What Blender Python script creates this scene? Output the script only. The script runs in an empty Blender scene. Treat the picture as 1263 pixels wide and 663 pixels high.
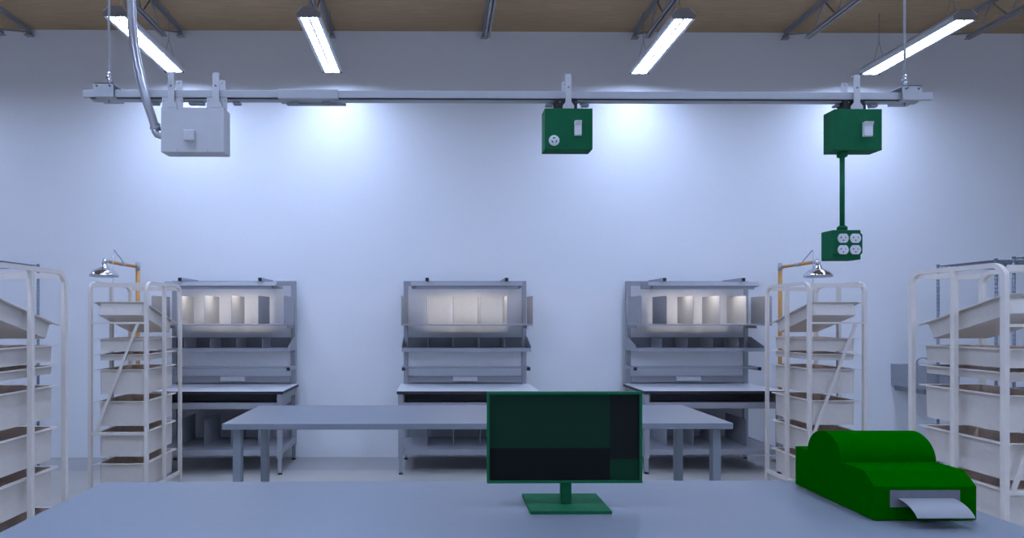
import bpy, math, random
from mathutils import Vector
random.seed(7)
C = bpy.context.scene.collection
# ------------------------------------------------------------------ camera
F, CX, CY, YAW, EYE = 700.0, 546.6, 392.0, 0.008, 1.65
cam_d = bpy.data.cameras.new('camera'); cam = bpy.data.objects.new('camera', cam_d); C.objects.link(cam)
cam.location = (0, 0, EYE); cam.rotation_euler = (math.pi/2, 0, -YAW)
cam_d.sensor_width = 36.0; cam_d.lens = F/1263*36.0
cam_d.shift_x = (631.5-CX)/1263; cam_d.shift_y = (CY-331.5)/1263
cam_d.clip_start = 0.05
bpy.context.scene.camera = cam
# ------------------------------------------------------------------ view, world, lamp levels
vs = bpy.context.scene.view_settings
vs.view_transform = 'Standard'; vs.look = 'None'; vs.gamma = 1.0; vs.use_curve_mapping = False
vs.exposure = 0.12
LAMP_COL = (0.49, 0.63, 1.0)
LAMP_NEAR, LAMP_FAR, FILL_MID = 59.0, 104.0, 38.0
FILL_BACK, BENCH_LAMP = 122.0, 24.0
wd = bpy.data.worlds.new('world'); bpy.context.scene.world = wd; wd.use_nodes = True
bg = wd.node_tree.nodes['Background']; bg.inputs[0].default_value = (0.5, 0.62, 0.9, 1); bg.inputs[1].default_value = 0.3

# ------------------------------------------------------------------ helpers
def pix(px, py, Y):
    """world point on the plane y = Y seen at photo pixel (px, py)"""
    a = (px-CX)/F; c, s = math.cos(YAW), math.sin(YAW)
    x, y, z = a*c+s, -a*s+c, (CY-py)/F
    k = Y/y
    return Vector((x*k, Y, EYE+z*k))
def PX(px, Y): return pix(px, CY, Y).x

def material(name, color, rough=0.6, metal=0.0, vary=0.04, scale=30.0, bump=0.0, emit=0.0, emit_col=None, stretch=None, spec=.5):
    m = bpy.data.materials.new(name); m.use_nodes = True
    nt = m.node_tree; b = nt.nodes['Principled BSDF']
    b.inputs['Specular IOR Level'].default_value = spec; b.inputs['Roughness'].default_value = rough; b.inputs['Metallic'].default_value = metal
    tc = nt.nodes.new('ShaderNodeTexCoord'); mp = nt.nodes.new('ShaderNodeMapping')
    nt.links.new(tc.outputs['Object'], mp.inputs['Vector'])
    if stretch: mp.inputs['Scale'].default_value = stretch
    nz = nt.nodes.new('ShaderNodeTexNoise'); nz.inputs['Scale'].default_value = scale; nz.inputs['Detail'].default_value = 4
    nt.links.new(mp.outputs['Vector'], nz.inputs['Vector'])
    cr = nt.nodes.new('ShaderNodeValToRGB')
    lo = [max(0, c*(1-vary)) for c in color]; hi = [min(1, c*(1+vary)) for c in color]
    cr.color_ramp.elements[0].position = 0.35; cr.color_ramp.elements[1].position = 0.65
    cr.color_ramp.elements[0].color = (*lo, 1); cr.color_ramp.elements[1].color = (*hi, 1)
    nt.links.new(nz.outputs['Fac'], cr.inputs['Fac']); nt.links.new(cr.outputs['Color'], b.inputs['Base Color'])
    if bump:
        bp = nt.nodes.new('ShaderNodeBump'); bp.inputs['Strength'].default_value = bump; bp.inputs['Distance'].default_value = 0.002
        nt.links.new(nz.outputs['Fac'], bp.inputs['Height']); nt.links.new(bp.outputs['Normal'], b.inputs['Normal'])
    if emit:
        b.inputs['Emission Color'].default_value = (*(emit_col or color), 1); b.inputs['Emission Strength'].default_value = emit
    return m

class MB:
    """collects shapes (world or root-local coordinates) and links them as ONE mesh object"""
    def __init__(s): s.v = []; s.f = []; s.m = []; s.sm = []
    def add(s, verts, faces, mi=0, smooth=False):
        o = len(s.v); s.v += [tuple(p) for p in verts]
        for f in faces: s.f.append([i+o for i in f]); s.m.append(mi); s.sm.append(smooth)
        return s
    def box(s, x0, x1, y0, y1, z0, z1, mi=0, b=0.0):
        if x0 > x1: x0, x1 = x1, x0
        if y0 > y1: y0, y1 = y1, y0
        if z0 > z1: z0, z1 = z1, z0
        if b > 0:
            b = min(b, (x1-x0)*.45, (y1-y0)*.45, (z1-z0)*.45)
            V = []; idx = {}
            for i, (X, sx) in enumerate(((x0, 1), (x1, -1))):
                for j, (Y, sy) in enumerate(((y0, 1), (y1, -1))):
                    for k, (Z, sz) in enumerate(((z0, 1), (z1, -1))):
                        idx[i, j, k, 0] = len(V); V.append((X, Y+sy*b, Z+sz*b))
                        idx[i, j, k, 1] = len(V); V.append((X+sx*b, Y, Z+sz*b))
                        idx[i, j, k, 2] = len(V); V.append((X+sx*b, Y+sy*b, Z))
            Fc = []
            def q(*a): Fc.append(list(a))
            for i in (0, 1):
                q(idx[i,0,0,0], idx[i,0,1,0], idx[i,1,1,0], idx[i,1,0,0])
                q(idx[0,i,0,1], idx[1,i,0,1], idx[1,i,1,1], idx[0,i,1,1])
                q(idx[0,0,i,2], idx[0,1,i,2], idx[1,1,i,2], idx[1,0,i,2])
                for j in (0, 1):
                    q(idx[i,j,0,0], idx[i,j,0,1], idx[i,j,1,1], idx[i,j,1,0])
                    q(idx[i,0,j,0], idx[i,0,j,2], idx[i,1,j,2], idx[i,1,j,0])
                    q(idx[0,i,j,1], idx[0,i,j,2], idx[1,i,j,2], idx[1,i,j,1])
                    for k in (0, 1): q(idx[i,j,k,0], idx[i,j,k,1], idx[i,j,k,2])
            return s.add(V, Fc, mi)
        V = [(x, y, z) for x in (x0, x1) for y in (y0, y1) for z in (z0, z1)]
        return s.add(V, [(0,1,3,2), (4,6,7,5), (0,4,5,1), (2,3,7,6), (0,2,6,4), (1,5,7,3)], mi)
    def prism(s, pts, axis, a0, a1, mi=0, smooth=False):
        """2-D outline swept along an axis: 'x' outline (y,z); 'y' outline (x,z); 'z' outline (x,y)"""
        n = len(pts)
        def p3(p, a): return {'x': (a, p[0], p[1]), 'y': (p[0], a, p[1]), 'z': (p[0], p[1], a)}[axis]
        V = [p3(p, a0) for p in pts]+[p3(p, a1) for p in pts]
        o = len(s.v); s.v += V
        for f in (list(range(n)), list(range(2*n-1, n-1, -1))): s.f.append([i+o for i in f]); s.m.append(mi); s.sm.append(False)
        for i in range(n):
            j = (i+1) % n
            s.f.append([i+o, j+o, j+n+o, i+n+o]); s.m.append(mi); s.sm.append(smooth)
        return s
    def tube(s, path, r, seg=12, mi=0, square=None, cap=True):
        """round tube along a path, or a rectangular bar when square=(half_w, half_h)"""
        P = [Vector(p) for p in path]; rings = []
        up = None
        for i, p in enumerate(P):
            t = (P[min(i+1, len(P)-1)]-P[max(i-1, 0)]).normalized()
            if up is None: up = Vector((0, 1, 0)) if abs(t.y) < .9 else Vector((0, 0, 1))
            n = (up-t*up.dot(t)).normalized(); b = t.cross(n); up = n
            k = 1.0
            if 0 < i < len(P)-1:
                d = max(-1, min(1, (P[i]-P[i-1]).normalized().dot((P[i+1]-P[i]).normalized())))
                k = 1/max(.5, math.cos(math.acos(d)/2)) if square else 1.0
            if square:
                hw, hh = square
                rings.append([p+n*a*hw+b*c*hh*k for a, c in ((-1,-1), (1,-1), (1,1), (-1,1))])
            else:
                rr = r[i] if isinstance(r, (list, tuple)) else r
                rings.append([p+(n*math.cos(2*math.pi*q/seg)+b*math.sin(2*math.pi*q/seg))*rr for q in range(seg)])
        k = len(rings[0]); V = [v for rg in rings for v in rg]; Fc = []
        for i in range(len(rings)-1):
            for q in range(k): Fc.append((i*k+q, i*k+(q+1) % k, (i+1)*k+(q+1) % k, (i+1)*k+q))
        s.add(V, Fc, mi, smooth=not square)
        if cap: s.add([V[q] for q in range(k)]+[V[-k+q] for q in range(k)], [list(range(k))[::-1], list(range(k, 2*k))], mi)
        return s
    def cyl(s, p0, p1, r, seg=14, mi=0): return s.tube([p0, p1], r, seg, mi)
    def lathe(s, prof, c, seg=32, mi=0, axis='z'):
        V = []; k = len(prof)
        for q in range(seg):
            a = 2*math.pi*q/seg
            for r, h in prof:
                V.append((c[0]+r*math.cos(a), c[1]+r*math.sin(a), c[2]+h) if axis == 'z' else (c[0]+r*math.cos(a), c[1]+h, c[2]+r*math.sin(a)))
        Fc = []
        for q in range(seg):
            w = (q+1) % seg
            for i in range(k-1): Fc.append((q*k+i, w*k+i, w*k+i+1, q*k+i+1))
        return s.add(V, Fc, mi, True)
    def loft(s, rings, mi=0, cap0=True, cap1=True, mis=None):
        k = len(rings[0]); o = len(s.v)
        for rg in rings: s.v += [tuple(p) for p in rg]
        for i in range(len(rings)-1):
            for q in range(k):
                s.f.append([o+i*k+q, o+i*k+(q+1) % k, o+(i+1)*k+(q+1) % k, o+(i+1)*k+q]); s.m.append(mis[i] if mis else mi); s.sm.append(False)
        if cap0: s.f.append([o+q for q in range(k)][::-1]); s.m.append(mis[0] if mis else mi); s.sm.append(False)
        if cap1: s.f.append([o+(len(rings)-1)*k+q for q in range(k)]); s.m.append(mis[-1] if mis else mi); s.sm.append(False)
        return s
    def build(s, name, mats, parent=None, label=None):
        if not isinstance(mats, (list, tuple)): mats = [mats]
        off = Vector((0, 0, 0))
        p = parent
        while p is not None: off += Vector(p.location); p = p.parent
        me = bpy.data.meshes.new(name)
        me.from_pydata([tuple(Vector(v)-off) for v in s.v], [], s.f)
        for m in mats: me.materials.append(m)
        me.polygons.foreach_set('material_index', s.m); me.polygons.foreach_set('use_smooth', s.sm)
        me.update()
        import bmesh
        bm = bmesh.new(); bm.from_mesh(me); bmesh.ops.remove_doubles(bm, verts=bm.verts, dist=1e-6)
        bmesh.ops.recalc_face_normals(bm, faces=bm.faces); bm.to_mesh(me); bm.free()
        o = bpy.data.objects.new(name, me); C.objects.link(o); o.parent = parent
        if label: o['label'] = label
        return o

def thing(name, label, cat, loc=(0, 0, 0), group=None):
    o = bpy.data.objects.new(name, None); C.objects.link(o); o.location = loc; o.empty_display_size = .1
    o['label'] = label; o['category'] = cat
    if group: o['group'] = group
    return o
def structure(mb, name, mats):
    o = mb.build(name, mats); o['kind'] = 'structure'; return o
KIDS = {}
def copy_tree(o, parent=None):
    c = o.copy(); C.objects.link(c)
    if parent is not None: c.parent = parent
    for ch in list(o.children): copy_tree(ch, c)
    return c
def dup(root, loc, label):
    c = copy_tree(root); c.location = loc; c['label'] = label; return c
def arc(c, r, a0, a1, n):
    return [(c[0]+r*math.cos(a0+(a1-a0)*i/n), c[1]+r*math.sin(a0+(a1-a0)*i/n)) for i in range(n+1)]
def rrect(hx, hy, r, n=4):
    P = []
    for cx, cy, a in ((hx-r, hy-r, 0), (-hx+r, hy-r, 90), (-hx+r, -hy+r, 180), (hx-r, -hy+r, 270)):
        P += arc((cx, cy), r, math.radians(a), math.radians(a+90), n)
    return P

# ------------------------------------------------------------------ materials
M_wall = material('wall_paint', (.84, .845, .855), .75, vary=.012, scale=60, bump=.15)
M_floor = material('sealed_concrete', (.50, .475, .43), .5, vary=.03, scale=3)
M_floor_strip = material('darker_grey_floor', (.41, .405, .395), .5, vary=.03, scale=3)  # floor tone along the back wall, darker than the rest
M_ceil = material('brown_roof_deck', (.43, .29, .155), .75, vary=.10, scale=9, bump=.1, stretch=(.5, 9, 1))
M_joist = material('primer_grey_steel', (.33, .31, .31), .6)
M_white_metal = material('white_enamel', (.70, .71, .73), .45)
M_lens = material('lit_lens', (.9, .95, 1), .4, emit=LAMP_NEAR, emit_col=LAMP_COL)
M_lens_far = material('lit_lens_behind', (.9, .95, 1), .4, emit=LAMP_FAR, emit_col=LAMP_COL)
M_lens_fill_back = material('lit_lens_fill_back', (.9, .95, 1), .4, emit=FILL_BACK, emit_col=LAMP_COL)
M_lens_fill_mid = material('lit_lens_fill_mid', (.9, .95, 1), .4, emit=FILL_MID, emit_col=LAMP_COL)
M_rail = material('pale_aluminium', (.46, .465, .48), .5, vary=.02)
M_black = material('black_plastic', (.012, .012, .014), .5)
M_dark = material('dark_slot', (.02, .02, .022), .6)
M_feed = material('pale_grey_box_paint', (.56, .555, .56), .5, vary=.02)
M_screw = material('dull_screw', (.25, .25, .27), .4, metal=.7)
M_steel = material('galvanised_steel', (.54, .55, .58), .30, metal=1.0)
M_chrome = material('polished_chrome', (.66, .67, .70), .13, metal=1.0, vary=.01)
M_green = material('green_enamel', (.010, .125, .05), .6, vary=.05, spec=.08)
M_pgreen = material('pure_green_plastic', (.0001, .105, .0001), .8, vary=.04, spec=0.0)
M_recept = material('white_receptacle', (.72, .72, .74), .4)
M_rack = material('warm_white_powder_coat', (.72, .66, .59), .5, vary=.02)
M_tote = material('warm_white_plastic', (.68, .625, .56), .5, vary=.02)
M_stain = material('brown_stained_plastic', (.76, .63, .53), .5, vary=.18, scale=9)
M_bench = material('grey_bench_steel', (.33, .335, .36), .5, vary=.02)
M_table = material('grey_laminate', (.213, .236, .268), .45, vary=.015)
M_laminate = material('white_laminate', (.82, .82, .83), .35, vary=.01)
M_edge = material('black_edge_band', (.02, .02, .023), .5)
M_panel = material('pale_back_panel', (.80, .80, .81), .5, vary=.02)
M_panel2 = material('grey_white_back_panel', (.56, .56, .58), .5, vary=.02)
M_bin_shade = material('bin_back_shade', (.16, .165, .18), .5)
M_strip = material('pale_power_strip', (.68, .68, .70), .4)
M_benchlamp = material('bench_lamp_lens', (1, .97, .93), .4, emit=BENCH_LAMP, emit_col=(1.0, .90, .78))
M_yellow = material('yellow_pipe_paint', (.58, .29, .075), .5, vary=.05)
M_grey_fit = material('grey_pipe_fitting', (.42, .43, .46), .45)
M_wire = material('dark_zinc_wire', (.22, .24, .29), .4, metal=.5)
M_sink = material('grey_basin_steel', (.33, .34, .37), .45)
M_slot = material('grey_label_slot', (.17, .175, .20), .5)
M_paper = material('label_paper', (.31, .315, .33), .6, vary=.01)

def screen_material():
    m = bpy.data.materials.new('dark_screen'); m.use_nodes = True; nt = m.node_tree; b = nt.nodes['Principled BSDF']
    b.inputs['Roughness'].default_value = .6; b.inputs['Specular IOR Level'].default_value = .05
    tc = nt.nodes.new('ShaderNodeTexCoord'); sp = nt.nodes.new('ShaderNodeSeparateXYZ'); nt.links.new(tc.outputs['Generated'], sp.inputs[0])
    def gt(sock, v):
        n = nt.nodes.new('ShaderNodeMath'); n.operation = 'GREATER_THAN'; nt.links.new(sock, n.inputs[0]); n.inputs[1].default_value = v; return n.outputs[0]
    def mix(fac, a, bb):
        n = nt.nodes.new('ShaderNodeMix'); n.data_type = 'RGBA'; nt.links.new(fac, n.inputs[0])
        for s, v in ((n.inputs[6], a), (n.inputs[7], bb)):
            if isinstance(v, tuple): s.default_value = (*v, 1)
            else: nt.links.new(v, s)
        return n.outputs[2]
    right = gt(sp.outputs['X'], .805); top = gt(sp.outputs['Z'], .375); topr = gt(sp.outputs['Z'], .245)
    left = mix(top, (.010, .012, .012), (.009, .036, .021))
    rt = mix(topr, (.008, .042, .020), (.014, .017, .016))
    nt.links.new(mix(right, left, rt), b.inputs['Base Color'])
    return m
M_screen = screen_material()

# ------------------------------------------------------------------ the setting
WALL_Y, CEIL_Z = 6.754, 5.06
XL, XR, YB = -7.5, 9.0, -5.5
structure(MB().box(XL, XR, YB, 6.175, -.12, 0), 'floor', M_floor)
structure(MB().box(XL, XR, 6.175, WALL_Y, -.12, 0), 'trim_1', M_floor_strip)['label'] = 'darker grey floor strip along the back wall'
structure(MB().box(XL-.2, XR+.2, WALL_Y, WALL_Y+.2, -.12, CEIL_Z), 'wall_back', M_wall)
structure(MB().box(XL-.2, XL, YB, WALL_Y, -.12, CEIL_Z), 'wall_left', M_wall)
structure(MB().box(XR, XR+.2, YB, WALL_Y, -.12, CEIL_Z), 'wall_right', M_wall)
structure(MB().box(XL-.2, XR+.2, YB-.2, YB, -.12, CEIL_Z), 'wall_front', M_wall)
structure(MB().box(XL-.2, XR+.2, YB-.2, WALL_Y+.2, CEIL_Z, CEIL_Z+.15), 'ceiling', M_ceil)

# ------------------------------------------------------------------ front table, mid table
TH = EYE-.757
def make_table(label, x0, x1, y0, y1):
    t = thing('long_table', label, 'table', ((x0+x1)/2, (y0+y1)/2, 0))
    MB().box(x0, x1, y0, y1, TH-.043, TH, b=.003).build('tabletop', M_table, t)
    for lx in (x0+.05, x1-.11):
        for ly in (y0+.075, y1-.135):
            MB().box(lx, lx+.06, ly, ly+.06, .012, TH-.043, b=.004).build('leg', M_table, t)
            MB().cyl((lx+.03, ly+.03, 0), (lx+.03, ly+.03, .012), .026).build('foot', M_black, t.children[-1])
    MB().box(x0+.11, x1-.11, y0+.40, y0+.44, TH-.10, TH-.043, b=.003).build('rail', M_table, t)
    return t
tx0, tx1 = -1.553, 2.125
make_table('long grey table in the foreground carrying the green monitor and printer', tx0, tx1, 1.78, 2.637)
make_table('long grey table standing in the middle, behind the monitor and before the benches', tx0, tx1, 4.077, 4.935)

# ------------------------------------------------------------------ packing benches (local: x centred, y = 0 at the wall-side back, z up)
def make_bench():
    t = thing('workbench', 'x', 'workbench', (0, 0, 0), 'packing workbenches along the back wall')
    Y = lambda y: y-6.68
    def part(mb, name, m, parent=None, label=None): return mb.build(name, m, parent or t, label)
    HW = .75
    top = part(MB().box(-HW, HW, Y(5.966), Y(6.64), .880, .884, b=.001), 'worktop', M_laminate)
    part(MB().box(-HW, HW, Y(5.967), Y(6.639), .851, .880), 'edge_band', M_edge, top)
    for s in (-1, 1):
        xo = s*.735; xi = s*.683
        lg = part(MB().box(xo, xi, Y(5.985), Y(6.037), .165, .850, b=.003), 'leg', M_bench)
        part(MB().box(s*.728, s*.690, Y(5.992), Y(6.030), .022, .165, b=.002), 'inner_tube', M_bench, lg)
        part(MB().lathe([(0, 0), (.024, 0), (.024, .01), (.012, .016), (.012, .03), (0, .03)], (s*.709, Y(6.011), 0), 14), 'foot', M_black, lg)
        up = part(MB().box(s*.717, s*.665, Y(6.625), Y(6.675), .165, 2.083, b=.003), 'upright', M_bench)
        part(MB().box(s*.710, s*.672, Y(6.632), Y(6.668), .022, .165, b=.002), 'inner_tube', M_bench, up)
        part(MB().lathe([(0, 0), (.024, 0), (.024, .01), (.012, .016), (.012, .03), (0, .03)], (s*.691, Y(6.65), 0), 14), 'foot', M_black, up)
        part(MB().box(s*.725, s*.695, Y(6.037), Y(6.625), .77, .850, b=.003), 'side_rail', M_bench)
        part(MB().box(s*.725, s*.695, Y(6.037), Y(6.625), .200, .262, b=.003), 'side_rail', M_bench)
    # shallow open tray under the worktop
    part(MB().box(-.683, .683, Y(6.0), Y(6.02), .690, .757, b=.003), 'crossbar', M_bench)
    part(MB().box(-.683, .683, Y(6.02), Y(6.55), .690, .700).box(-.683, .683, Y(6.54), Y(6.55), .700, .85)
         .box(-.683, -.675, Y(6.02), Y(6.54), .700, .85).box(.675, .683, Y(6.02), Y(6.54), .700, .85), 'tray', M_bench)
    # lower shelf with dividers
    ls = part(MB().box(-.695, .695, Y(6.02), Y(6.66), .247, .257).box(-.683, .683, Y(6.005), Y(6.02), .198, .257, b=.003), 'lower_shelf', M_bench)
    def divider(x, y0, y1, z0, z1, r=.02, th=.004):
        return MB().prism([(y1, z0), (y1, z1)]+[(y0+r*(1-math.sin(a)), z1-r*(1-math.cos(a))) for a in [math.radians(15*k) for k in range(7)]]+[(y0, z0)], 'x', x-th/2, x+th/2)
    for x in (-.435, -.145, .145, .435):
        divider(x, Y(6.15), Y(6.60), .257, .548).build('divider', M_bench, ls)
    # frame behind: top bar, back panels, bottom beam with outlet strip
    part(MB().box(-.665, .665, Y(6.63), Y(6.67), 2.028, 2.083, b=.003), 'top_bar', M_bench)
    part(MB().box(-.665, .665, Y(6.632), Y(6.642), 1.425, 2.028), 'back_panel', M_panel2)
    part(MB().box(-.665, .665, Y(6.645), Y(6.655), 1.09, 1.40), 'back_panel', M_panel)
    part(MB().box(-.665, .665, Y(6.645), Y(6.655), .975, 1.09), 'back_panel', M_panel2)  # darker colour here stands in for the shade below the tool rail
    part(MB().box(-.665, .665, Y(6.61), Y(6.66), .900, .975, b=.003), 'beam', M_bench)
    part(MB().box(-.665, .665, Y(6.652), Y(6.660), .250, .69), 'back_panel', M_bench)
    ps = part(MB().box(-.142, .142, Y(6.585), Y(6.61), .920, .974, b=.003), 'power_strip', M_strip)
    # upper shelf with tall dividers
    us = part(MB().box(-.715, .715, Y(6.15), Y(6.56), 1.568, 1.586, b=.002), 'upper_shelf', M_bench)
    for x in (-.712, -.435, -.145, .145, .435, .712):
        divider(x, Y(6.15), Y(6.56), 1.586, 1.893).build('divider', M_bench, us)
    for s in (-1, 1): MB().box(s*.690, s*.680, Y(6.4), Y(6.63), 1.535, 1.568).build('shelf_bracket', M_bench, us)
    # bin shelf with low dividers and triangular ends
    bs = part(MB().box(-.715, .715, Y(6.30), Y(6.63), 1.292, 1.306).box(-.715, .715, Y(6.295), Y(6.303), 1.277, 1.318, b=.001), 'bin_shelf', M_bench)
    MB().box(-.665, .665, Y(6.62), Y(6.63), 1.306, 1.425).build('bin_shade_plate', M_bin_shade, bs)  # dark plate colour stands in for the shade inside the bins
    for x in (-.43, -.145, .145, .43):
        MB().box(x-.002, x+.002, Y(6.305), Y(6.62), 1.306, 1.425).build('divider', M_bench, bs)
    for s in (-1, 1):
        MB().prism([(Y(6.297), 1.277), (Y(6.297), 1.335), (Y(6.57), 1.432), (Y(6.63), 1.432), (Y(6.63), 1.277)], 'x', s*.719, s*.714).build('end_bracket', M_bench, bs)
    # tool rail on two arms with black end caps
    tr = part(MB().box(-.70, .70, Y(6.40), Y(6.425), 1.083, 1.098, b=.002), 'tool_rail', M_bench)
    for s in (-1, 1):
        a = MB().box(s*.722, s*.682, Y(6.37), Y(6.63), 1.060, 1.100, b=.002).build('arm', M_bench, tr)
        MB().box(s*.721, s*.683, Y(6.362), Y(6.37), 1.061, 1.099, b=.002).build('end_cap', M_black, a)
    # lamp hood on two arms
    hd = part(MB().prism([(Y(6.20), 2.003), (Y(6.235), 2.050), (Y(6.47), 2.055), (Y(6.47), 1.985), (Y(6.45), 1.98)], 'x', -.611, .611), 'lamp_hood', M_bench)
    lb = MB().box(-.56, .56, Y(6.222), Y(6.302), 1.972, 2.002, b=.002).box(-.56, .56, Y(6.219), Y(6.2225), 1.9655, 2.002).build('lamp_bar', M_bench, hd)
    MB().box(-.46, .46, Y(6.234), Y(6.294), 1.9698, 1.973).build('lamp_lens', M_benchlamp, hd, 'warm white lit lamp strip')
    for s in (-1, 1):
        a = MB().box(s*.435-.018, s*.435+.018, Y(6.21), Y(6.65), 2.055, 2.091, b=.002).build('arm', M_bench, hd)
        MB().box(s*.435-.018, s*.435+.018, Y(6.202), Y(6.21), 2.055, 2.091, b=.002).build('end_cap', M_black, a)
    return t
bench = make_bench()
for i, (x, lab) in enumerate(((-2.385, 'grey packing workbench partly behind the left trolley rack, with lit upper shelf'),
                              (.309, 'grey packing workbench in the centre, partly hidden by the monitor'),
                              (2.915, 'grey packing workbench on the right, behind the right end of the middle table'))):
    if i == 0: b_ = bench; b_.location = (x, 6.68, 0); b_['label'] = lab
    else: dup(bench, (x, 6.68, 0), lab)

# ------------------------------------------------------------------ tote racks
RH, RD = .254, .33            # half width (x), half depth (y)
def make_rack():
    t = thing('tote_rack', 'x', 'rack', (0, 0, 0), 'white tote racks')
    w = .014; zt = 1.955; R = .075
    for s in (-1, 1):
        x = s*(RH-w); ya, yb = -RD+w, RD-w
        path = [(x, ya, .02), (x, ya, zt-R)]+[(x, ya+R-R*math.cos(a), zt-R+R*math.sin(a)) for a in [math.radians(10*k) for k in range(1, 9)]] \
             + [(x, ya+R, zt), (x, yb-R, zt)]+[(x, yb-R+R*math.sin(a), zt-R+R*math.cos(a)) for a in [math.radians(10*k) for k in range(1, 9)]] \
             + [(x, yb, zt-R), (x, yb, .02)]
        fr = MB().tube(path, 0, square=(w, w)).build('side_frame', M_rack, t)
        MB().tube([(x, 0, .16), (x, 0, zt-w)], 0, square=(w, w)).build('middle_upright', M_rack, t)
        MB().box(x-.012, x+.012, ya+w, yb-w, .145, .175).build('bottom_bar', M_rack, t)
        for y in (ya, yb):
            MB().box(x-.016, x+.016, y-.016, y+.016, 0, .02).build('foot', M_black, fr)
        for z in RUN:
            MB().box(x-s*w, x-s*(w+.022), -RD+.005, RD-.05, z-.0035, z-.002).build('runner', M_rack, t)
        yn, yf, zn, zf = -RD+.03, RD-.04, 1.788, 1.603      # sloping runner for the tilted top tote
        x0_, x1_ = sorted((x-s*w, x-s*(w+.02)))
        MB().add([(x0_, yn, zn), (x1_, yn, zn), (x1_, yf, zf), (x0_, yf, zf), (x0_, yn, zn-.004), (x1_, yn, zn-.004), (x1_, yf, zf-.004), (x0_, yf, zf-.004)],
                 [(0,1,2,3), (4,7,6,5), (0,4,5,1), (1,5,6,2), (2,6,7,3), (3,7,4,0)]).build('sloping_runner', M_rack, t)
    for s in (-1, 1):
        y = s*(RD-w)
        MB().box(-RH+2*w, RH-2*w, y-.004, y+.004, 1.915, 1.952).build('top_band', M_rack, t)
        if s == 1: continue
        MB().box(-RH+2*w, RH-2*w, y-.006, y+.006, .645, .668).build('crossbar', M_rack, t)
        MB().box(-RH+2*w, RH-2*w, y-.006, y+.006, 1.600, 1.616).build('crossbar', M_rack, t)
        MB().tube([(-.195, y, .664), (.165, y, 1.602)], 0, square=(.006, .011)).build('brace', M_rack, t)
    return t
RUN = (1.471, 1.336, 1.204, .929, .663, .390)
def make_tote(depth, name='storage_tote'):
    lx, ly = .2125, .303; bx, by = .192, .275; tp = .005; tk = .004
    mk = lambda hx, hy, z, r: [(x, y, z) for x, y in rrect(hx, hy, r)]
    rings = [mk(bx-tp, by-tp, -depth, .02), mk(bx, by, -.005, .022), mk(lx, ly, -.003, .012), mk(lx, ly, 0, .012),
             mk(bx-tk, by-tk, 0, .020), mk(bx-tk-tp, by-tk-tp, -depth+tk, .018)]
    return MB().loft(rings, mis=[0, 0, 0, 0, 1]).build(name, [M_tote, M_stain])
proto = {}
rack_defs = [(-2.751, 3.515, 'rack at the left edge'), (-2.751, 5.215, 'rack before the left workbench'),
             (3.457, 5.215, 'rack behind the green printer'), (3.457, 3.515, 'rack at the right edge')]
rack_labels = ['white tote rack nearest the camera, cut off by the left edge', 'white tote rack standing before the left workbench',
               'white tote rack standing behind the green printer', 'white tote rack nearest the camera at the right edge']
tote_rows = [(.111, 'tilted tote on top of', None), (.111, 'level shallow white tote, second from top in', 0), (.055, 'thinnest white tote tray, third from top in', 1),
             (.215, 'deep white tote, fourth from top in', 2), (.215, 'deep white tote, fifth from top in', 3),
             (.215, 'deep white tote, sixth from top in', 4), (.215, 'deep white tote, lowest in', 5)]
rack0 = make_rack()
for i, (rx, ry, rl) in enumerate(rack_defs):
    if i == 0: rack0.location = (rx, ry, 0); rack0['label'] = rack_labels[0]
    else: dup(rack0, (rx, ry, 0), rack_labels[i])
    for dep, lab, lvl in tote_rows:
        if dep not in proto: o = proto[dep] = make_tote(dep)
        else: o = proto[dep].copy(); C.objects.link(o)
        if lvl is None:
            o.location = (rx, ry-.005, 1.7015); o.rotation_euler = (-math.atan2(.185, .59), 0, 0)
        else:
            o.location = (rx, ry, RUN[lvl]+.0015); o.rotation_euler = (0, 0, 0)
        o['label'] = 'white '+lab+' the '+rl if lvl is None else lab+' the '+rl
        o['category'] = 'tote'; o['group'] = 'white totes in the racks'

# ------------------------------------------------------------------ steel roof joists
def make_joist():
    t = thing('roof_joist', 'x', 'roof joist', (0, 0, 0), 'steel roof joists')
    ztop, zb = CEIL_Z, 4.775
    for nm, z0, y1, fl in (('top_chord', ztop-.045, 6.74, 1), ('bottom_chord', zb, 6.33, -1)):
        m = MB()
        for s in (-1, 1):
            zz = (z0+.038, z0+.045) if fl == 1 else (z0, z0+.007)
            m.box(s*.005, s*.034, YB+.2, y1, zz[0], zz[1]); m.box(s*.005, s*.011, YB+.2, y1, z0, z0+.045)
        m.build(nm, M_joist, t)
    # one continuous bent rod as the web
    pts = [(0, 6.70, ztop-.05), (0, 6.22, zb+.02)]; y = 6.22; k = 0
    while y > YB+.6:
        y -= .18; k += 1
        pts.append((0, y, ztop-.03 if k % 2 else zb+.02))
    MB().tube(pts, .010, seg=8).build('web_rod', M_joist, t)
    MB().box(-.040, .040, 6.69, WALL_Y, ztop-.090, ztop-.083).box(-.022, .022, 6.70, 6.75, ztop-.083, ztop-.045).build('bearing_seat', M_joist, t)
    return t
jx = [PX(p, WALL_Y) for p in (38, 224, 410, 597, 782, 967, 1152)]
jl = ['grey steel roof joist at the far left edge of the ceiling', 'steel roof joist behind the leftmost ceiling light', 'steel roof joist behind the second ceiling light from the left',
      'steel roof joist above the gap between the two middle ceiling lights', 'steel roof joist behind the third ceiling light from the left',
      'steel roof joist right of the right-hand green box, clear of any ceiling light', 'steel roof joist behind the rightmost ceiling light']
j0 = make_joist()
for i, x in enumerate(jx):
    if i == 0: j0.location = (x, 0, 0); j0['label'] = jl[0]
    else: dup(j0, (x, 0, 0), jl[i])

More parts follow.
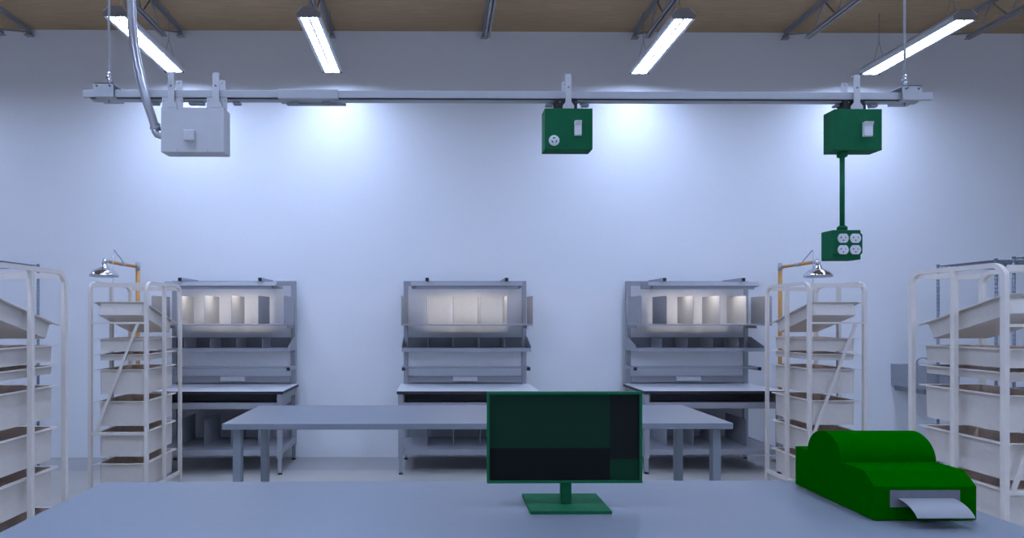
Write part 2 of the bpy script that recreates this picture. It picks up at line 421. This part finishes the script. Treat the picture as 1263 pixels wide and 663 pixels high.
# ------------------------------------------------------------------ linear ceiling lights
LZ = 4.437
def make_light(lens):
    t = thing('ceiling_light', 'x', 'ceiling light', (0, 0, 0), 'linear ceiling lights')
    L = 1.18; hw = .108; h = .095
    prof = [(-hw, 0), (-hw, .045), (-.062, h), (.062, h), (hw, .045), (hw, 0), (hw-.030, 0), (hw-.030, .006), (-hw+.030, .006), (-hw+.030, 0)]
    hs = MB().prism(prof, 'y', -L/2, L/2).build('housing', M_white_metal, t)
    for s in (-1, 1):
        MB().prism([(-hw-.002, -.001), (-hw-.002, .046), (-.063, h+.002), (.063, h+.002), (hw+.002, .046), (hw+.002, -.001)], 'y', s*L/2, s*(L/2+.006)).build('end_cap', M_joist if s == -1 else M_white_metal, t)
        MB().box(s*.013, s*.076, -L/2+.006, L/2-.004, .001, .0055).build('lens', lens, t)
        if s == -1:
            for e in (-1, 1): MB().prism([(e*.1095, .046), (e*.063, .0975), (e*.060, .0940), (e*.1045, .045)], 'y', -L/2-.010, -L/2).build('end_flange', M_white_metal, t)
        MB().box(s*.098, s*.109, L/2-.02, L/2+.004, -.008, .004).build('latch', M_black, t)
    MB().box(-.010, .010, -L/2+.004, L/2-.004, -.003, .006).build('lens_divider', M_white_metal, t)
    for s in (-1, 1):
        y = s*.45; top = CEIL_Z-LZ
        MB().cyl((0, y, .30), (0, y, top), .0025, 6).cyl((-.055, y, h), (0, y, .30), .002, 6).cyl((.055, y, h), (0, y, .30), .002, 6).build('hanger_wire', M_screw, t)
    return t
LY = 5.865
lx = [-2.99, -1.205, 2.285, 4.93]
ll = ['leftmost lit linear ceiling light, partly crossed by the flexible conduit', 'lit linear ceiling light above the rail joint cover, second from left',
      'lit linear ceiling light right of the first green box, third from left', 'rightmost lit linear ceiling light, above the right-hand green box']
lt0 = make_light(M_lens)
for i, x in enumerate(lx):
    if i == 0: lt0.location = (x, LY, LZ); lt0['label'] = ll[0]
    else: dup(lt0, (x, LY, LZ), ll[i])
o = copy_tree(lt0); o.location = (-6.35, LY, LZ); o['label'] = 'linear ceiling light left of the leftmost one, near the side wall'
for mat, yy in ((M_lens_fill_mid, 3.9), (M_lens_far, 1.45), (M_lens_fill_back, -3.4)):  # rows out of view; the middle and back ones are added as fill light
    lt1 = make_light(mat)
    for k, x in enumerate(lx):
        o = lt1 if k == 0 else copy_tree(lt1)
        o.location = (x, yy, LZ); o['label'] = 'unseen linear ceiling light over the room on the near side of the wall lights'; o['group'] = 'unseen ceiling lights on the near side'

# ------------------------------------------------------------------ overhead power rail
RY = 2.0
def zp(px, py, Y): return pix(px, py, Y).z
r_top, r_bot = zp(546, 111.8, RY), zp(546, 120.8, RY)
xl, xr = PX(102, RY), PX(1151, RY)
rail = thing('power_rail', 'long pale overhead power rail hung across the room below the ceiling lights', 'power rail', ((xl+xr)/2, RY+.02, r_bot))
MB().box(xl, xr, RY, RY+.013, r_bot, r_top, b=.0015).box(xl+.02, xr-.04, RY+.013, RY+.043, r_bot+.006, r_top-.001).build('rail_body', M_rail, rail)
MB().box(xl+.02, xr-.04, RY+.003, RY+.0125, r_bot-.0008, r_bot+.001).build('slot', M_dark, rail, 'black slot along the underside')
MB().box(xl+.02, xr-.04, RY+.0135, RY+.036, r_bot-.005, r_bot+.005, b=.001).build('flange', M_rail, rail)
cx0, cx1 = PX(342.3, RY-.006), PX(416.8, RY-.006)
jc = MB().box(cx0, cx1, RY-.006, RY+.049, zp(380, 121.3, RY-.006), zp(380, 109.6, RY-.006), b=.002).build('joint_cover', M_rail, rail)
zc = zp(380, 121.3, RY-.006)
MB().box(cx0+.02, cx1+.02, RY+.035, RY+.05, zc-.006, zc, b=.001).build('joint_plate', M_bench, jc)
for a, b in ((357, 366), (396, 405)):
    MB().box(PX(a, RY), PX(b, RY), RY+.02, RY+.035, zc-.012, zc, b=.001).cyl((PX(b, RY), RY+.02, zc-.016), (PX(b, RY), RY+.02, zc), .002, 8).build('clip', M_bench, jc)

def make_hanger(px0, px1, rodpx, py0, py1, label):
    Yf = RY-.013; x0, x1 = PX(px0, Yf), PX(px1, Yf); z1, z0 = zp((px0+px1)/2, py0, Yf), zp((px0+px1)/2, py1, Yf)
    xm = (x0+x1)/2
    t = thing('rail_hanger', label, 'hanger', (xm, RY+.02, z0))
    th = .003; Yb = RY+.056
    MB().box(x0, x1, Yf, Yf+th, z0, z1).box(x0, x1, Yf, Yb, z0-th, z0).box(x0, x1, Yb-th, Yb, z0, z1).box(x0, x1, Yf, Yb, z1-th, z1).build('clamp_bracket', M_rail, t)
    for u in (.17, .83):
        bx = x0+(x1-x0)*u
        MB().cyl((bx, Yf-.006, z1-.011), (bx, Yf, z1-.011), .0035, 6).cyl((bx+.002, Yf-.009, z1-.011), (bx+.002, Yf-.005, z1-.011), .002, 8).build('bolt', M_screw, t)
    MB().cyl((xm, RY+.021, z0-.012), (xm, RY+.021, z0-th), .0022, 8).cyl((xm, RY+.021, z0-.006), (xm, RY+.021, z0-th), .004, 6).build('bolt', M_screw, t)
    MB().tube([(xm, RY+.021, z1-.001), (xm, RY+.021, CEIL_Z)], .0042, 8).build('rod', M_steel, t)
    tb = MB()
    zz = z1
    for k, (dx, r, h) in enumerate(((0, .009, .012), (.002, .006, .016), (-.002, .008, .010), (.001, .006, .012))):
        tb.cyl((xm+dx, RY+.021, zz), (xm+dx, RY+.021, zz+h), r, 10); zz += h
    tb.build('coupling', M_steel, t)
    return t
make_hanger(115.3, 139.5, 133, 101.9, 117.8, 'pale clamp bracket and thin rod holding the left end of the rail')
make_hanger(1113.8, 1137.2, 1117, 105.2, 121.6, 'pale clamp bracket and thin rod holding the right end of the rail')

def strap(t, px0, px1, pyt, pyb, base, zsplit_front=True):
    """hanging strap in front of and behind the rail, flaring to a foot on the box"""
    Yf = RY-.012
    x0, x1 = PX(px0, Yf), PX(px1, Yf); xm = (x0+x1)/2; zt, zb = zp(px0, pyt, Yf), zp(px0, pyb, Yf); fl = zp(px0, pyb-8, Yf)
    w = (x1-x0)/2
    prof = [(xm-w*base, zb), (xm-w*base, zb+(fl-zb)*.45), (xm-w, fl), (xm-w, zt-.004), (xm-w+.003, zt), (xm+w-.003, zt), (xm+w, zt-.004), (xm+w, fl), (xm+w*base, zb+(fl-zb)*.45), (xm+w*base, zb)]
    f = MB().prism(prof, 'y', Yf, Yf+.003).build('front_strap', M_feed, t)
    MB().box(xm-w+.001, xm+w-.001, Yf+.003, Yf+.016, zt-.003, zt).build('bent_top', M_feed, f)
    MB().lathe([(0, -.003), (.0032, -.003), (.0032, 0), (0, 0)], (xm, Yf, r_top+.010), 8, axis='y').build('bolt', M_screw, f)
    Yr = RY+.050
    zr = zt-.002
    m = MB()
    hz = zr-.010; a, b = xm-w, xm+w
    m.box(a, b, Yr, Yr+.003, zb, hz-.003).box(a, b, Yr, Yr+.003, hz+.003, zr).box(a, xm-.003, Yr, Yr+.003, hz-.003, hz+.003).box(xm+.003, b, Yr, Yr+.003, hz-.003, hz+.003)
    m.build('rear_strap', M_feed, t)
def rail_clip(t, px, py, s):
    Yc = RY+.03; x = PX(px, Yc); z = zp(px, py, Yc); zt = r_bot-.001
    MB().box(x-.004, x+.004, Yc, Yc+.012, z, zt, b=.001).box(min(x, x+s*.026), max(x, x+s*.026), Yc-.004, Yc+.014, z-.008, z, b=.001).build('rail_clip', M_bench, t)

# white feed box on the left
Yb0 = RY-.012; Yb1 = RY+.048
fx0, fx1 = PX(198.4, Yb0), PX(276.2, Yb0); fz1, fz0 = zp(237, 132.2, Yb0), zp(237, 187.4, Yb0)
fb = thing('power_feed_box', 'white steel power feed box hanging from the left part of the rail', 'electrical box', ((fx0+fx1)/2, RY+.02, fz0))
body = MB().box(fx0, fx1, Yb0, Yb1, fz0, fz1, b=.0015).build('box_body', M_feed, fb)
for px, py in ((218.5, 134), (256, 134), (218.5, 185), (256, 185)):
    p = pix(px, py, Yb0); MB().lathe([(0, -.001), (.0018, -.001), (.0018, .001), (0, .001)], (p.x, Yb0, p.z), 8, axis='y').build('screw', M_screw, body)
p0, p1 = pix(225.5, 159.2, Yb0-.012), pix(239.3, 173, Yb0-.012)
MB().box(p0.x, p1.x, Yb0-.012, Yb0, p1.z, p0.z, b=.003).build('button_cap', M_feed, fb)
strap(fb, 206.9, 214.5, 89.2, 132.2, 1.9); strap(fb, 262.0, 269.8, 89.2, 132.2, 1.9)
for a, b in ((199.8, 225.5), (255, 280)):
    yy = RY+.001
    pl = MB().box(PX(a, yy), PX(b, yy), yy, yy+.003, fz1-.001, r_bot-.0005).build('mounting_plate', M_feed, fb)
    for u in (.08, .92):
        px = a+(b-a)*u; q = pix(px, 124.2, yy); MB().lathe([(0, -.0015), (.002, -.0015), (.002, 0), (0, 0)], (q.x, yy, q.z), 8, axis='y').build('screw', M_screw, pl)
for px, s in ((195.5, -1), (233, 1), (251.5, -1), (287.5, 1)): rail_clip(fb, px, 126.0, s)

# flexible conduit dropping from the ceiling into the feed box
pts = [pix(150, -520, 2.03), pix(157, -200, 1.98), pix(161, -40, 1.95), pix(162.8, 60, 1.945), pix(166.0, 70, 1.945)]
ctrl = [pix(155, -480, 2.04), pix(158.5, -200, 1.99), pix(160.8, -40, 1.96), pix(162, 10, 1.955), pix(164.8, 48, 1.95), pix(169, 76, 1.95), pix(174.3, 99, 1.955), pix(180, 122, 1.965), pix(186, 140, 1.985), pix(190.8, 155, 2.01), pix(191.8, 158.5, 2.016)]
ctrl[0].z = CEIL_Z
def spline(P, n=8):
    out = []
    for i in range(len(P)-1):
        a, b, c, d = P[max(i-1, 0)], P[i], P[i+1], P[min(i+2, len(P)-1)]
        for k in range(n):
            u = k/n
            out.append(.5*((2*b)+(c-a)*u+(2*a-5*b+4*c-d)*u*u+(3*b-a-3*c+d)*u**3))
    return out+[P[-1]]
path = spline(ctrl)
cd = thing('flexible_conduit', 'shiny grey flexible conduit curving down into the white feed box', 'conduit', tuple(path[-1]))
MB().tube(path, .0145, 16).build('conduit_tube', M_steel, cd)
e = path[-1]
MB().lathe([(0, 0), (.0185, 0), (.0185, .012), (.0165, .014), (.0165, .022), (0, .022)], (e.x, e.y, e.z-.004), 18).build('collar', M_steel, cd)
el = [Vector((e.x, e.y, e.z)), Vector((e.x+.001, e.y, e.z-.010)), Vector((e.x+.007, e.y, e.z-.019)), Vector((e.x+.016, e.y, e.z-.022)), Vector((fx0-.0005, e.y, e.z-.022))]
MB().tube(el, .0145, 16).build('elbow', M_steel, cd)

# green plug-in boxes
def green_box(px0, px1, py0, py1, spx0, spx1, label, recept=None, swpx=None):
    x0, x1 = PX(px0, Yb0), PX(px1, Yb0); xm = (px0+px1)/2; z1, z0 = zp(xm, py0, Yb0), zp(xm, py1, Yb0)
    t = thing('plug_in_box', label, 'electrical box', ((x0+x1)/2, RY+.02, z0))
    MB().box(x0, x1, Yb0, Yb1, z0, z1, b=.001).build('box_body', M_green, t)
    strap(t, spx0, spx1, 91.0 if px0 < 900 else 92.2, py0, 1.95)
    Yk = RY+.004
    sm = (spx0+spx1)/2
    xa, xb = PX(sm-16.5, Yk), PX(sm+10.8, Yk)
    ct = MB().box(xa, xb, Yk, Yk+.034, z1-.0005, r_bot-.0005, b=.001).build('contact_block', M_black, t, 'black contact block')
    for px in (sm-10.7, sm+9.2):
        q = pix(px, (py0+121)/2-1.5, Yk); MB().lathe([(0, -.0015), (.002, -.0015), (.002, 0), (0, 0)], (q.x, Yk, q.z), 8, axis='y').build('screw', M_steel, ct)
    rail_clip(t, sm-19.5, py0-5.2, -1); rail_clip(t, sm+16.0, py0-5.2, 1)
    # toggle switch
    a, b, c, d = swpx
    s0, s1 = pix(a, c, Yb0-.012), pix(b, d, Yb0-.012)
    Yq = Yb0
    MB().prism([(Yq, s0.z), (Yq-.016, s0.z), (Yq-.014, s0.z-.006), (Yq-.010, s0.z-.014), (Yq-.010, s1.z+.002), (Yq-.008, s1.z), (Yq, s1.z)], 'x', s0.x, s1.x).build('switch', M_recept, t, 'white rocker switch')
    return t, x0, x1, z0, z1
g1 = green_box(672, 731, 133.4, 184, 697.7, 704.8, 'green plug-in box hanging from the rail right of the centre, with a round socket', swpx=(709.3, 717.6, 148.5, 166.3))
q = pix(683.4, 173.2, Yb0)
so = MB().lathe([(0, -.004), (.0165, -.004), (.0185, -.002), (.0185, 0)], (q.x, Yb0, q.z), 28, axis='y').build('round_socket', M_recept, g1[0], 'round white twist-lock socket')
for a0 in (95, 215, 335):
    a = [math.radians(a0-32+8*k) for k in range(9)]
    MB().prism([(q.x+.0105*math.cos(t_), q.z+.0105*math.sin(t_)) for t_ in a]+[(q.x+.0065*math.cos(t_), q.z+.0065*math.sin(t_)) for t_ in reversed(a)], 'y', Yb0-.0046, Yb0-.004).build('socket_slot', M_green, so)
g2 = green_box(1029.7, 1088, 134.2, 184.8, 1053.5, 1061.0, 'green plug-in box near the right end of the rail with a hanging outlet drop', swpx=(1066.8, 1077.3, 149.7, 167.3))
t2 = g2[0]
Yd = RY+.018
pm = pix(1038.7, 190, Yd)
zt, zb = g2[3], zp(1038.7, 283.5, Yd)
MB().cyl((pm.x, Yd, zb), (pm.x, Yd, zt), .0078, 16).build('drop_pipe', M_green, t2)
MB().tube([(pm.x, Yd, zt-.020), (pm.x, Yd, zt-.016), (pm.x, Yd, zt-.006), (pm.x, Yd, zt)], [.009, .0165, .0165, .0165], 6).build('pipe_connector', M_green, t2)
MB().tube([(pm.x, Yd, zb), (pm.x, Yd, zb+.010), (pm.x, Yd, zb+.016)], [.0165, .0165, .010], 12).build('pipe_connector', M_green, t2)
Yo = RY-.012
o0, o1 = pix(1027.2, 283.3, Yo), pix(1062, 319.8, Yo)
ob = MB().box(o0.x, o1.x, Yo, Yo+.062, o1.z, o0.z, b=.002).build('outlet_box', M_green, t2)
Yc = Yo-.006
c0, c1 = pix(1028.6, 287.0, Yc), pix(1063.8, 313.8, Yc); c = .006
MB().prism([(c0.x+c, c0.z), (c1.x-c, c0.z), (c1.x, c0.z-c), (c1.x, c1.z+c), (c1.x-c, c1.z), (c0.x+c, c1.z), (c0.x, c1.z+c), (c0.x, c0.z-c)], 'y', Yc, Yo).build('cover_plate', M_green, ob)
for px in (1039.6, 1054.8):
    for py in (293.6, 307.8):
        q = pix(px, py, Yc); R_ = .0187; hh = .0158; al = math.asin(hh/R_)
        pts = [(q.x+R_*math.cos(al-2*al*k/8), q.z+R_*math.sin(al-2*al*k/8)) for k in range(9)]+[(q.x-R_*math.cos(-al+2*al*k/8), q.z+R_*math.sin(-al+2*al*k/8)) for k in range(9)]
        rc = MB().prism(pts, 'y', Yc-.003, Yc).build('receptacle', M_recept, ob, 'white duplex receptacle')
        m = MB()
        m.box(q.x-.0115, q.x-.0050, Yc-.0034, Yc-.003, q.z+.0018, q.z+.0034).box(q.x-.0085, q.x-.0068, Yc-.0034, Yc-.003, q.z-.001, q.z+.006)
        m.box(q.x+.0070, q.x+.0086, Yc-.0034, Yc-.003, q.z-.001, q.z+.006)
        m.lathe([(0, -.0034), (.0026, -.0034), (.0026, -.003)], (q.x, Yc, q.z-.0075), 10, axis='y')
        for v in range(len(m.v)): pass
        bpy.context.view_layer.update()
        m.build('slots', M_dark, ob)

# ------------------------------------------------------------------ monitor
mx = .512
mt = thing('monitor', 'green framed flat monitor with a dark screen standing on the foreground table', 'monitor', (mx, 2.298, TH))
MB().box(mx-.158, mx+.158, 2.187, 2.409, TH, TH+.0125, b=.001).build('base', M_green, mt)
MB().box(mx-.022, mx+.022, 2.275, 2.295, TH+.0125, TH+.20, b=.002).build('neck', M_green, mt)
z0, z1 = zp(697, 595.6, 2.25), zp(697, 483.3, 2.25); x0, x1 = PX(601, 2.25), PX(792.2, 2.25); bz = .0093
MB().box(x0, x1, 2.262, 2.275, z0, z1).box(x0, x0+bz, 2.25, 2.262, z0, z1).box(x1-bz, x1, 2.25, 2.262, z0, z1)\
    .box(x0+bz, x1-bz, 2.25, 2.262, z0, z0+bz).box(x0+bz, x1-bz, 2.25, 2.262, z1-bz, z1).build('bezel', M_green, mt)
MB().box(x0+bz, x1-bz, 2.259, 2.262, z0+bz, z1-bz).build('screen', M_screen, mt, 'dark screen with faint green panes')

# ------------------------------------------------------------------ label printer
pa = pix(1078, 643.9, 2.104); pb = pix(1204.2, 643.9, 2.104); px0, px1 = pa.x, pb.x
pr = thing('label_printer', 'bright green label printer with a paper tongue on the right end of the foreground table', 'printer', ((px0+px1)/2, 2.335, TH))
B = TH+.004
prof = [(2.104, B), (2.104, TH+.129), (2.153, TH+.177), (2.275, TH+.177)]+[(2.38-.105*math.cos(a), TH+.177+.104*math.sin(a)) for a in [math.radians(7.5*k) for k in range(1, 24)]]+[(2.485, TH+.177), (2.57, TH+.175), (2.57, B)]
MB().prism(prof, 'x', px0, px1).build('casing', M_pgreen, pr)
for xx in (px0+.03, px1-.03):
    for yy in (2.13, 2.54): MB().cyl((xx, yy, TH), (xx, yy, B), .012).build('foot', M_black, pr)
s0, s1 = pix(1098.5, 604.5, 2.1), pix(1185, 625.2, 2.1)
MB().box(s0.x, s1.x, 2.1025, 2.106, s1.z, s0.z).build('label_slot', M_slot, pr)
L0, L1 = PX(1107.8, 2.1), PX(1176.6, 2.1)
zs = zp(1140, 614.4, 2.1); ze = zp(1165, 638.4, 2.017)
top = []; n = 14
for k in range(n+1):
    u = k/n; top.append((2.104-.089*math.sin(u*1.20)/math.sin(1.20), zs-(zs-ze)*(1-math.cos(u*1.20))/(1-math.cos(1.20))))
V = []; 
for y, z in top: V += [(L0, y, z), (L1, y, z), (L0, y+.0006, z-.0012), (L1, y+.0006, z-.0012)]
Fc = []
for k in range(n):
    a = 4*k; b = a+4
    Fc += [(a, a+1, b+1, b), (a+2, b+2, b+3, a+3), (a, b, b+2, a+2), (a+1, a+3, b+3, b+1)]
Fc += [(0, 2, 3, 1), (4*n, 4*n+1, 4*n+3, 4*n+2)]
MB().add(V, Fc, 0, False).build('paper_tongue', M_paper, pr, 'grey white paper label curling out')

# ------------------------------------------------------------------ safety showers
def make_shower():
    t = thing('safety_shower', 'x', 'safety shower', (0, 0, 0), 'emergency showers on the back wall')
    MB().cyl((0, 0, .012), (0, 0, 2.20), .0225, 16).build('pole', M_yellow, t)
    MB().lathe([(0, 0), (.09, 0), (.09, .012), (.03, .02), (.024, .05), (0, .05)], (0, 0, 0), 20).build('floor_flange', M_grey_fit, t)
    MB().cyl((0, 0, 2.195), (0, 0, 2.285), .0245, 16).cyl((0, 0, 2.235), (0, -.045, 2.235), .022, 14).build('tee_fitting', M_grey_fit, t)
    MB().cyl((0, -.04, 2.235), (0, -.60, 2.235), .0175, 14).build('arm', M_yellow, t)
    vl = MB().cyl((0, -.29, 2.235), (0, -.36, 2.235), .021, 14).cyl((0, -.325, 2.235), (.026, -.325, 2.235), .013, 12).build('valve', M_grey_fit, t)
    MB().tube([(.024, -.325, 2.235), (.026, -.40, 2.29), (.026, -.52, 2.365), (.026, -.535, 2.362)], .0055, 8).build('lever', M_grey_fit, vl)
    MB().cyl((.026, -.535, 2.365), (.026, -.535, 1.75), .0035, 8).tube([(.026, -.535, 1.75), (.086, -.535, 1.65), (-.034, -.535, 1.65), (.026, -.535, 1.75)], .004, 8).build('pull_rod', M_steel, vl)
    hy = -.65
    MB().tube([(0, -.575, 2.235), (0, -.60, 2.237), (0, hy+.012, 2.238), (0, hy, 2.230), (0, hy, 2.19)], [.018, .021, .026, .026, .019], 16).build('elbow', M_chrome, t)
    MB().lathe([(0, 2.205), (.024, 2.205), (.032, 2.188), (.036, 2.172), (.050, 2.160), (.080, 2.146), (.112, 2.122), (.131, 2.098), (.137, 2.078), (.130, 2.074), (.118, 2.084), (0, 2.090)], (0, hy, 0), 40).build('shower_head', M_chrome, t, 'chrome bell shower head')
    return t
sh = make_shower()
sh.location = (PX(170, 6.5), 6.5, 0); sh['label'] = 'yellow safety shower behind the left racks, chrome head pointing left'
dup(sh, (PX(962.3, 6.5), 6.5, 0), 'yellow safety shower behind the right rack, chrome head below the green outlet drop')

# ------------------------------------------------------------------ wire shelving
def make_wire_shelf(label, xa, xb, ya, yb, h, shelves=(1.9, 1.3, .7, .18)):
    t = thing('wire_shelving', label, 'wire shelving', ((xa+xb)/2, (ya+yb)/2, 0), 'wire shelving units by the back wall')
    for x in (xa, xb):
        for y in (ya, yb):
            m = MB().cyl((x, y, .02), (x, y, h), .0125, 12)
            z = .1
            while z < h-.03: m.cyl((x, y, z), (x, y, z+.010), .0142, 12); z += .0255*1.6
            ps = m.build('post', M_wire, t)
            MB().cyl((x, y, h), (x, y, h+.012), .015, 12).build('post_cap', M_wire, ps)
            MB().cyl((x, y, 0), (x, y, .02), .018, 12).build('foot', M_black, ps)
    for z in [h-.004]+[s_ for s_ in shelves]:
        m = MB()
        for zz in (z, z-.03):
            for p, q in (((xa, ya), (xb, ya)), ((xa, yb), (xb, yb)), ((xa, ya), (xa, yb)), ((xb, ya), (xb, yb))): m.cyl((p[0], p[1], zz), (q[0], q[1], zz), .004, 6)
        k = 1
        for y in (ya, yb):
            nn = int((xb-xa)/.03); m.tube([(xa+.03*i, y, z if i % 2 else z-.03) for i in range(nn)], .002, 5)
        for x in (xa, xb):
            nn = int((yb-ya)/.03); m.tube([(x, ya+.03*i, z if i % 2 else z-.03) for i in range(nn)], .002, 5)
        nn = int((xb-xa)/.026)
        for i in range(1, nn): m.cyl((xa+i*(xb-xa)/nn, ya, z+.003), (xa+i*(xb-xa)/nn, yb, z+.003), .002, 4)
        m.build('wire_shelf', M_wire, t)
    return t
hl = zp(1157, 327.5, 6.1)
xa = PX(1157, 6.1)
make_wire_shelf('dark wire shelving unit by the basin, tops of its posts above the right rack', xa, xa+1.2, 5.46, 6.1, hl, (.9, .3))
make_wire_shelf('second dark wire shelving unit, nearer than the one by the basin', xa, xa+1.2, 4.70, 5.29, hl, (.9, .3))
hx = PX(47, 6.15)
make_wire_shelf('dark wire shelving unit behind the near left rack', hx-1.2, hx, 5.45, 6.15, zp(47, 327, 6.15), (.9, .3))

# ------------------------------------------------------------------ wall basin
ba, bb = pix(1102.7, 448.7, 6.70), pix(1184, 486, 6.25)
bz = zp(1102.7, 475.0, 6.70)
sk = thing('wall_basin', 'grey wall-hung hand basin behind the near right rack', 'basin', ((ba.x+bb.x)/2, 6.5, bz))
m = MB(); rz = ba.z; x0, x1 = ba.x, bb.x
mk = lambda a0, a1, c0, c1, z: [(a0, c0, z), (a1, c0, z), (a1, c1, z), (a0, c1, z)]
m.loft([mk(x0+.004, x1-.004, 6.255, WALL_Y-.002, bz), mk(x0, x1, 6.25, WALL_Y-.002, rz), mk(x0+.025, x1-.025, 6.275, 6.68, rz), mk(x0+.04, x1-.04, 6.30, 6.66, bz+.05)])
m.build('bowl', M_sink, sk)
MB().box(x0+.05, x1-.05, 6.33, WALL_Y-.002, bz-.06, bz-.001, b=.004).build('apron', M_sink, sk)
fxc = PX(1131, 6.70)+.04
MB().tube([(fxc-.04, 6.70, rz)]+[(fxc-.04, 6.70-.0+.0, rz+.03)]+[(fxc-.04+.05*(1-math.cos(a)), 6.70-.04*math.sin(a/2), rz+.03+.05*math.sin(a)) for a in [math.radians(15*k) for k in range(1, 11)]], .009, 10).build('faucet', M_steel, sk)
